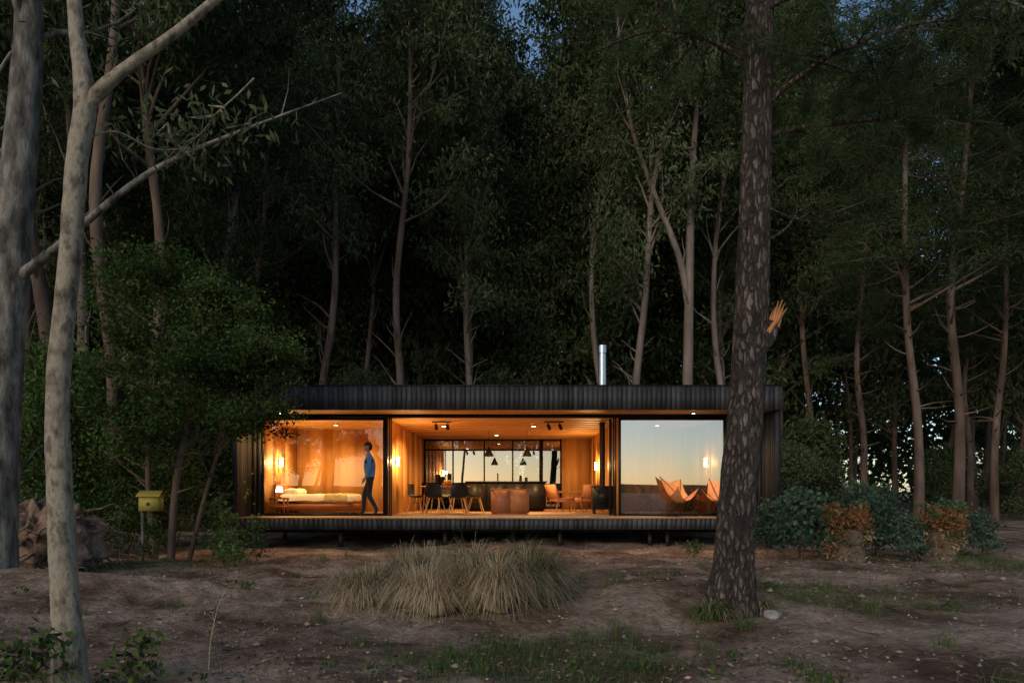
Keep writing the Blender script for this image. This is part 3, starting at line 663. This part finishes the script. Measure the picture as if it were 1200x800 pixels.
mb.obj('top_and_legs',[M_brown],e)
e=empty('bed',(-5.25,18.9,FL)); mb=MB()
box(mb,-1.0,1.0,-.75,.75,.08,.26,1)
for sx in (-.95,.95):
    for sy in (-.7,.7): box(mb,sx-.03,sx+.03,sy-.03,sy+.03,0,.08,1)
box(mb,-1.05,-1.0,-.78,.78,.08,.8,1)
gxs=np.linspace(-.98,1.0,40); gys=np.linspace(-.78,.78,30); XX,YY=np.meshgrid(gxs,gys)
ed=np.minimum(1,np.minimum(np.minimum(XX+.99,1.01-XX),np.minimum(YY+.79,.79-YY))/.10)
ZZ=.26+.26*np.sqrt(np.clip(ed,0,1))+.05*(fbm(XX*4,YY*4,5,3)-.4)
i=np.arange(39)[None,:]+40*np.arange(29)[:,None]; F=np.stack([i,i+1,i+41,i+40],-1).reshape(-1,4)
mb.add(np.stack([XX,YY,ZZ],-1).reshape(-1,3),F,0)
XX2=XX*.32+.55; mb.add(np.stack([XX2,YY*1.015,ZZ+.015],-1).reshape(-1,3),F,2)
for sy in (-.38,.38):
    tube(mb,[[-.95+q,sy,.56+q*.05] for q in (0,.06,.2,.34,.4)],[.03,.10,.12,.10,.03],14,0)
mb.obj('frame_and_bedding',[M_white,M_brown,M_blanket],e,smooth=False)
e=empty('bedside_table',(-6.0,17.6,FL)); mb=MB(); box(mb,-.2,.2,-.18,.18,.4,.44)
for sx in (-.17,.17):
    for sy in (-.15,.15): box(mb,sx-.015,sx+.015,sy-.015,sy+.015,0,.4)
box(mb,-.18,.18,-.16,.16,.2,.22); mb.obj('top_and_legs',[M_brown],e)
e=empty('table_lamp',(-6.0,17.6,FL+.441)); mb=MB(); cyl(mb,0,0,0,.02,.06,14,0); tube(mb,[[0,0,.02],[0,0,.16]],.008,6,0); cyl(mb,0,0,.14,.28,.09,16,1,r1=.06); mb.obj('base_and_shade',[M_black,M_lampglow],e)
def butterfly(x,y,rz,z=.682):
    e=empty('butterfly_chair',(x,y,z),rz); mb=MB()
    n=15; s=np.linspace(-1,1,n); U,Vv=np.meshgrid(s,s)
    half=np.where(Vv<0,.36+.02*Vv,.36-.02*Vv)
    pinch=1-.20*(1-Vv**2); X_=U*half*pinch
    Yv=Vv*.33*(1-.16*(1-U**2)*(np.abs(Vv)))+.04
    Zc=.33+.0*U+np.where(Vv<0,.06*Vv**2,.50*np.clip(Vv,0,1)**1.5)
    cor=(np.abs(U)**2.0)*np.where(Vv<0,.16*np.abs(Vv)+.17,.17-.02*Vv)
    Z_=Zc+cor
    F=[[j*n+i,j*n+i+1,(j+1)*n+i+1,(j+1)*n+i] for j in range(n-1) for i in range(n-1)]
    P=np.stack([X_,Yv,Z_],-1).reshape(-1,3); mb.add(P,F,0); mb.add(P-[0,0,.008],[f[::-1] for f in F],0)
    FLc=P[0];FR=P[n-1];BL=P[n*(n-1)];BR=P[n*n-1]
    g1=[-.30,-.30,.01];g2=[.30,-.30,.01];g3=[-.26,.28,.01];g4=[.26,.28,.01]
    for a,b_,c_ in ((BL,g2,g4),(BR,g1,g3),(FLc,g4,g2),(FR,g3,g1)):
        tube(mb,[a,b_],.008,6,1)
    for a,b_ in ((g1,g3),(g2,g4)): tube(mb,[a,b_],.008,6,1)
    mb.obj('sling_and_frame',[M_leather,M_black],e,smooth=True)
butterfly(4.1,16.62,math.radians(28)); butterfly(5.0,16.6,math.radians(-32))
butterfly(3.6,17.9,math.radians(20),FL); butterfly(4.6,18.0,math.radians(-160),FL)

# ------------------------------------------------------------------ person walking on the deck (facing -X)
def skin_body(name, verts, edges, radii, root, sub=2):
    me=bpy.data.meshes.new(name); me.from_pydata(verts,edges,[]); o=bpy.data.objects.new(name,me); COL.objects.link(o)
    md=o.modifiers.new('skin','SKIN'); 
    sv=me.skin_vertices[0].data
    for i,r in enumerate(radii): sv[i].radius=(r,r) if not isinstance(r,tuple) else r
    sv[root].use_root=True
    md.use_smooth_shade=True
    sm=o.modifiers.new('sub','SUBSURF'); sm.levels=sub; sm.render_levels=sub
    dg=bpy.context.evaluated_depsgraph_get(); m2=bpy.data.meshes.new_from_object(o.evaluated_get(dg)); o.modifiers.clear(); o.data=m2
    return o
M_shirt=mat_noise('blue_shirt',[(.09,.22,.45),(.15,.30,.55)],9,.85,.2)
M_trous=mat_noise('dark_trousers',[(.02,.022,.03),(.04,.042,.05)],9,.9,.2)
M_skin=mat_noise('skin',[(.42,.24,.16),(.50,.30,.21)],9,.5)
M_hair=mat_noise('dark_hair',[(.02,.013,.009),(.05,.03,.022)],30,.6,.4)
M_shoe=mat_noise('shoe_leather',[(.02,.015,.012),(.05,.035,.025)],9,.5)
man=empty('walking_man',(-3.45,16.6,.682),math.radians(8))
V_=[(0,0,.96),(-.005,0,1.10),(-.015,0,1.28),(-.02,0,1.42),(-.03,0,1.50),(-.045,0,1.58),
    (-.01,.17,1.42),(.04,.21,1.16),(-.03,.22,.93),(-.01,-.17,1.42),(.0,-.215,1.16),(-.10,-.21,.95),
    (0,.09,.90),(-.15,.09,.52),(-.17,.09,.11),(-.29,.09,.045),(0,-.09,.90),(-.02,-.09,.50),(.17,-.09,.16),(.10,-.09,.045)]
E_=[(0,1),(1,2),(2,3),(3,4),(4,5),(3,6),(6,7),(7,8),(3,9),(9,10),(10,11),(0,12),(12,13),(13,14),(14,15),(0,16),(16,17),(17,18),(18,19)]
R_=[(.13,.15),(.125,.145),(.135,.165),(.115,.135),.055,.05,.065,.05,.032,.065,.05,.032,.095,.066,.045,.038,.095,.064,.045,.038]
body=skin_body('body',V_,E_,R_,0); body.parent=man
for m_ in (M_shirt,M_trous,M_skin,M_shoe): body.data.materials.append(m_)
for p in body.data.polygons:
    c=p.center; h=c.z; arm=abs(c.y)>.165 and h<1.35
    p.material_index = 2 if h>1.49 or (arm and .8<h<1.02 and abs(c.y)>.17) else 0 if (h>.96 or (arm and h>.9)) else 3 if h<.10 or (c.x>.12 and h<.13) else 1
    p.use_smooth=True
mb=MB(); nu,nv=20,14; Vh=[];
for j in range(nv+1):
    th=math.pi*j/nv
    for i in range(nu):
        ph=2*math.pi*i/nu; x=math.sin(th)*math.cos(ph); y=math.sin(th)*math.sin(ph); z=math.cos(th)
        px=x*.10*(1-.12*max(0,-z)); py=y*.077*(1-.25*max(0,-z)); pz=z*.125
        if x<-.85 and abs(y)<.25 and -.35<z<.05: px-=.022
        if x<-.6 and abs(y)>.2 and .0<z<.2: px+=.008
        Vh.append([px-.055,py,pz+1.685])
F=[[j*nu+i,j*nu+(i+1)%nu,(j+1)*nu+(i+1)%nu,(j+1)*nu+i] for j in range(nv) for i in range(nu)]
Fs=[f for f in F if not (Vh[f[0]][2]>1.72 or (Vh[f[0]][0]>-.03 and Vh[f[0]][2]>1.62))]; Fh=[f for f in F if f not in Fs]
mb.add(Vh,Fs,0); mb.add((np.array(Vh)-[-.055,0,1.685])*1.06+[-.05,0,1.69],Fh,1)
for s in (-1,1):
    tube(mb,[[-.045,s*.074,1.655],[-.04,s*.086,1.685],[-.045,s*.076,1.71]],[.008,.014,.008],8,0)
    tube(mb,[[-.140,s*.03,1.70],[-.150,s*.03,1.70]],[.010,.006],8,1)
tube(mb,[[-.148,-.022,1.635],[-.153,0,1.636],[-.148,.022,1.635]],.006,6,0)
mb.obj('head',[M_skin,M_hair],man,smooth=True)
for s,(hx,hy,hz) in ((1,(-.03,.22,.93)),(-1,(-.10,-.21,.95))):
    mb=MB(); d=np.array([-.25,0,-1.]) if s>0 else np.array([-.4,0,-.9]); d/=np.linalg.norm(d); b0=np.array([hx,hy,hz])
    tube(mb,[b0,b0+d*.04,b0+d*.09],[.026,.036,.034],10,0)
    for k,L in enumerate((.065,.078,.072,.055)):
        o_=np.array([(k-1.5)*.017,0,0]); p0=b0+d*.085+o_; tube(mb,[p0,p0+d*L*.5,p0+d*L+np.array([-.012,-s*.012,0])],[.009,.008,.006],6,0)
    tube(mb,[b0+d*.03+[-.025,0,0],b0+d*.06+[-.05,0,0],b0+d*.09+[-.055,0,0]],[.011,.009,.007],6,0)
    mb.obj('hand',[M_skin],man,smooth=True)

# ------------------------------------------------------------------ small outdoor things
e=empty('yellow_birdhouse',(-6.45,12.2,float(ground_h(-6.45,12.2))-.03)); mb=MB()
tube(mb,[[-.16,.02,-.1],[-.15,0,.6],[-.17,0,1.25]],[.03,.026,.024],8,1)
box(mb,-.17,.17,-.10,.10,1.0,1.25,0); mb.add([[-.21,-.14,1.25],[.21,-.14,1.25],[.21,0,1.36],[-.21,0,1.36],[-.21,.14,1.25],[.21,.14,1.25]],[[0,1,2,3],[3,2,5,4]],0); mb.add([[-.17,-.10,1.25],[-.17,0,1.34],[-.17,.10,1.25]],[[0,1,2]],0); mb.add([[.17,-.10,1.25],[.17,0,1.34],[.17,.10,1.25]],[[0,1,2]],0)
tube(mb,[[0,-.101,1.12],[0,-.106,1.12]],.035,12,2); mb.obj('box_and_post',[M_yellow,M_bark_grey,M_black],e)
mb=MB(); nu,nv=80,50; Vr=[]
for j in range(nv+1):
    for i in range(nu):
        th=math.pi*j/nv; ph=2*math.pi*i/nu
        a_=abs(ph-math.pi)
        nn=float(fbm(a_*4+7,th*5,51,5)); rr_=1+.75*(nn-.45)+.10*math.sin(ph*9+th*3)
        Vr.append([.85*rr_*math.sin(th)*math.cos(ph),.6*rr_*math.sin(th)*math.sin(ph),.42+.62*rr_*math.cos(th)])
F=[[j*nu+i,(j+1)*nu+i,(j+1)*nu+(i+1)%nu,j*nu+(i+1)%nu] for j in range(nv) for i in range(nu)]
mb.add(Vr,F,0)
for k in range(110):
    a=rng.uniform(0,6.28); s=np.array([.55*math.cos(a),.45*math.sin(a),rng.uniform(.1,.95)]); d=np.array([math.cos(a),math.sin(a),rng.uniform(-.5,.5)])
    pts=[s]; 
    for q in range(5): d=d+rng.normal(size=3)*.4-np.array([0,0,.12]); pts.append(pts[-1]+d*rng.uniform(.05,.13))
    tube(mb,pts,np.linspace(rng.uniform(.012,.04),.003,6),6,0)
M_root=mat_noise('root_soil',[(.07,.042,.028),(.24,.155,.105),(.38,.27,.20)],8,.95,1.,(1,1,.6),dist=.08)
mb.obj('uprooted_stump',[M_root],loc=(-7.25,10.4,.02))
def stump(x,y,r,h):
    e=empty('sprouting_stump',(x,y,float(ground_h(x,y)))); mb=MB()
    p,rr=spath([[0,0,-.1],[0,0,.1],[.01,0,h*.5],[0,0,h]],[r*1.25,r*1.1,r,r*.97],4); tube(mb,p,rr,26,0,.5,wob=.12)
    for k in range(110):
        a=rng.uniform(0,6.28); zz=h*rng.random()**.7
        cluster(mb,[r*1.08*math.cos(a),r*1.08*math.sin(a),zz],.10,12,.10,.03,.3,[1,2,3][rng.integers(3)],.45)
    for k in range(34):
        a=rng.uniform(0,6.28); q=r*1.2*math.sqrt(rng.random()); hh=rng.uniform(.10,.42); b0=np.array([q*math.cos(a),q*math.sin(a),h]); e2=b0+np.array([math.cos(a)*.12,math.sin(a)*.12,hh])
        tube(mb,[b0,e2],[.006,.002],4,0,.5,cap=False)
        for t in (.35,.65,1.): cluster(mb,b0*(1-t)+e2*t,.10,13,.10,.042,-.3,2 if rng.random()<.8 else 3,.5)
    mb.obj('stump_and_sprouts',[M_bark_euc,M_straw,M_leaf_rust,M_leaf_broad],e)
stump(6.15,12.5,.27,.60); stump(7.75,12.4,.29,.60)
M=gen_tree(500,H=1.10,r=.015,cs=.08,limbs=20,spread=.6,leafn=13,L=.11,W=.075,up=(.3,1.3),down=-.1,leaf=M_leaf_blue,name='blue_gum_sapling',csize=.24,dead=0,nseg=5,twigs=5)
for (x,y,s) in [(5.35,12.6,.95),(5.6,13.3,.9),(6.9,12.9,.85),(6.75,13.6,1.05),(7.2,12.3,.6),(8.4,13.2,.8),(7.4,13.9,1.0),(5.1,13.6,.85),(8.9,12.9,.65)]:
    place(M,'blue_gum_sapling',x,y,random.uniform(0,6),s)
M=gen_tree(502,H=1.0,r=.012,cs=.1,limbs=12,spread=.38,leafn=9,L=.10,W=.045,up=(.2,1.2),down=.1,leaf=M_leaf_broad,name='young_sapling',csize=.16,dead=1,nseg=5,twigs=4)
for (x,y,s) in [(-4.95,11.9,.9),(-4.6,12.3,.8),(-4.75,11.4,.6),(-5.5,12.8,1.1),(-6.1,11.6,.7),(-7.0,12.3,.9)]: place(M,'young_sapling',x,y,random.uniform(0,6),s)
M=gen_tree(501,H=.45,r=.008,cs=.2,limbs=7,spread=.2,leafn=6,L=.085,W=.042,up=(.2,1.1),down=.1,leaf=M_leaf_broad,name='seedling',csize=.09,dead=0,nseg=5,twigs=3)
for (x,y,s) in [(-3.0,4.4,.95),(-3.2,4.35,.85),(-2.42,4.45,.9),(-4.2,10.5,1.0),(-4.5,10.8,1.1),(3.2,12,.8),(.5,4.4,.4)]: place(M,'seedling',x,y,random.uniform(0,6),s)
mb=MB()
p,rr=spath([[0,0,0],[.02,0,.25],[.07,0,.46],[.13,0,.60]],[.004,.0035,.0025,.0015],4); tube(mb,p,rr,5,0,.6)
for k in range(14): s=p[4+k%8]; tube(mb,[s,s+np.array([rng.normal()*.03,rng.normal()*.03,.05])],[.002,.001],4,0,.6)
mb.obj('dry_weed_stalk',[M_straw],loc=(-2.2,4.95,0))
def stone(x,y,s):
    mb=MB(); nu,nv=12,8; Vr=[]; sd=int(rng.integers(0,999))
    for j in range(nv+1):
        for i in range(nu):
            th=math.pi*j/nv; ph=2*math.pi*i/nu; r_=1+.5*(float(vnoise(math.cos(ph)*1.4+5,math.sin(ph)*1.4+th*1.2,sd))-.5)
            Vr.append([r_*math.sin(th)*math.cos(ph)*s,r_*math.sin(th)*math.sin(ph)*s*.7,r_*math.cos(th)*s*.5])
    F=[[j*nu+i,(j+1)*nu+i,(j+1)*nu+(i+1)%nu,j*nu+(i+1)%nu] for j in range(nv) for i in range(nu)]
    mb.add(Vr,F); mb.obj('stone',[M_stone],loc=(x,y,float(ground_h(x,y))+s*.12)).rotation_euler=(0,0,rng.uniform(0,6))
stone(2.66,7.0,.12)
for k in range(16): stone(rng.uniform(-7,8),rng.uniform(5,13),rng.uniform(.015,.045))

mb=MB(); a=np.linspace(-1,1,160); xs=a*700; hs=3+5*fbm(xs*.02+9,xs*0,61,4)
Vv=np.concatenate([np.stack([xs,np.full(160,-420.),np.full(160,-1.)],1),np.stack([xs,np.full(160,-424.),hs],1)])
mb.add(Vv,[[i,i+160,i+161,i+1] for i in range(159)],0); mb.obj('distant_treeline',[M_leaf_euc])

# ------------------------------------------------------------------ world, sun, camera
w=bpy.data.worlds.new("World"); scene.world=w; w.use_nodes=True; nt=w.node_tree
sky=nt.nodes.new('ShaderNodeTexSky'); sky.sky_type='NISHITA'; sky.sun_disc=False
ELEV=13.0; AZ=205
sky.sun_elevation=math.radians(ELEV); sky.sun_rotation=math.radians(AZ); sky.air_density=1.; sky.dust_density=.5; sky.ozone_density=2.4
bg=nt.nodes['Background']; bg.inputs[1].default_value=.15; nt.links.new(sky.outputs[0],bg.inputs[0])
sl=bpy.data.lights.new('sun','SUN'); sl.energy=1.1; sl.angle=math.radians(30); sl.color=(1,.85,.70)
so=bpy.data.objects.new('sun',sl); COL.objects.link(so)
az=math.radians(AZ); el=math.radians(28)
dirv=Vector((math.sin(az)*math.cos(el),math.cos(az)*math.cos(el),math.sin(el)))
so.rotation_euler=dirv.to_track_quat('Z','Y').to_euler()
cd=bpy.data.cameras.new('camera'); cam=bpy.data.objects.new('camera',cd); COL.objects.link(cam)
cam.location=(0,0,1.3); cam.rotation_euler=(math.pi/2,0,0); cd.lens=24; cd.sensor_width=36; cd.shift_y=175/1200; cd.clip_end=3000; cd.clip_start=.05
scene.camera=cam
scene.view_settings.view_transform='Standard'; scene.view_settings.look='None'; scene.view_settings.exposure=0
print('trees',len(spots))
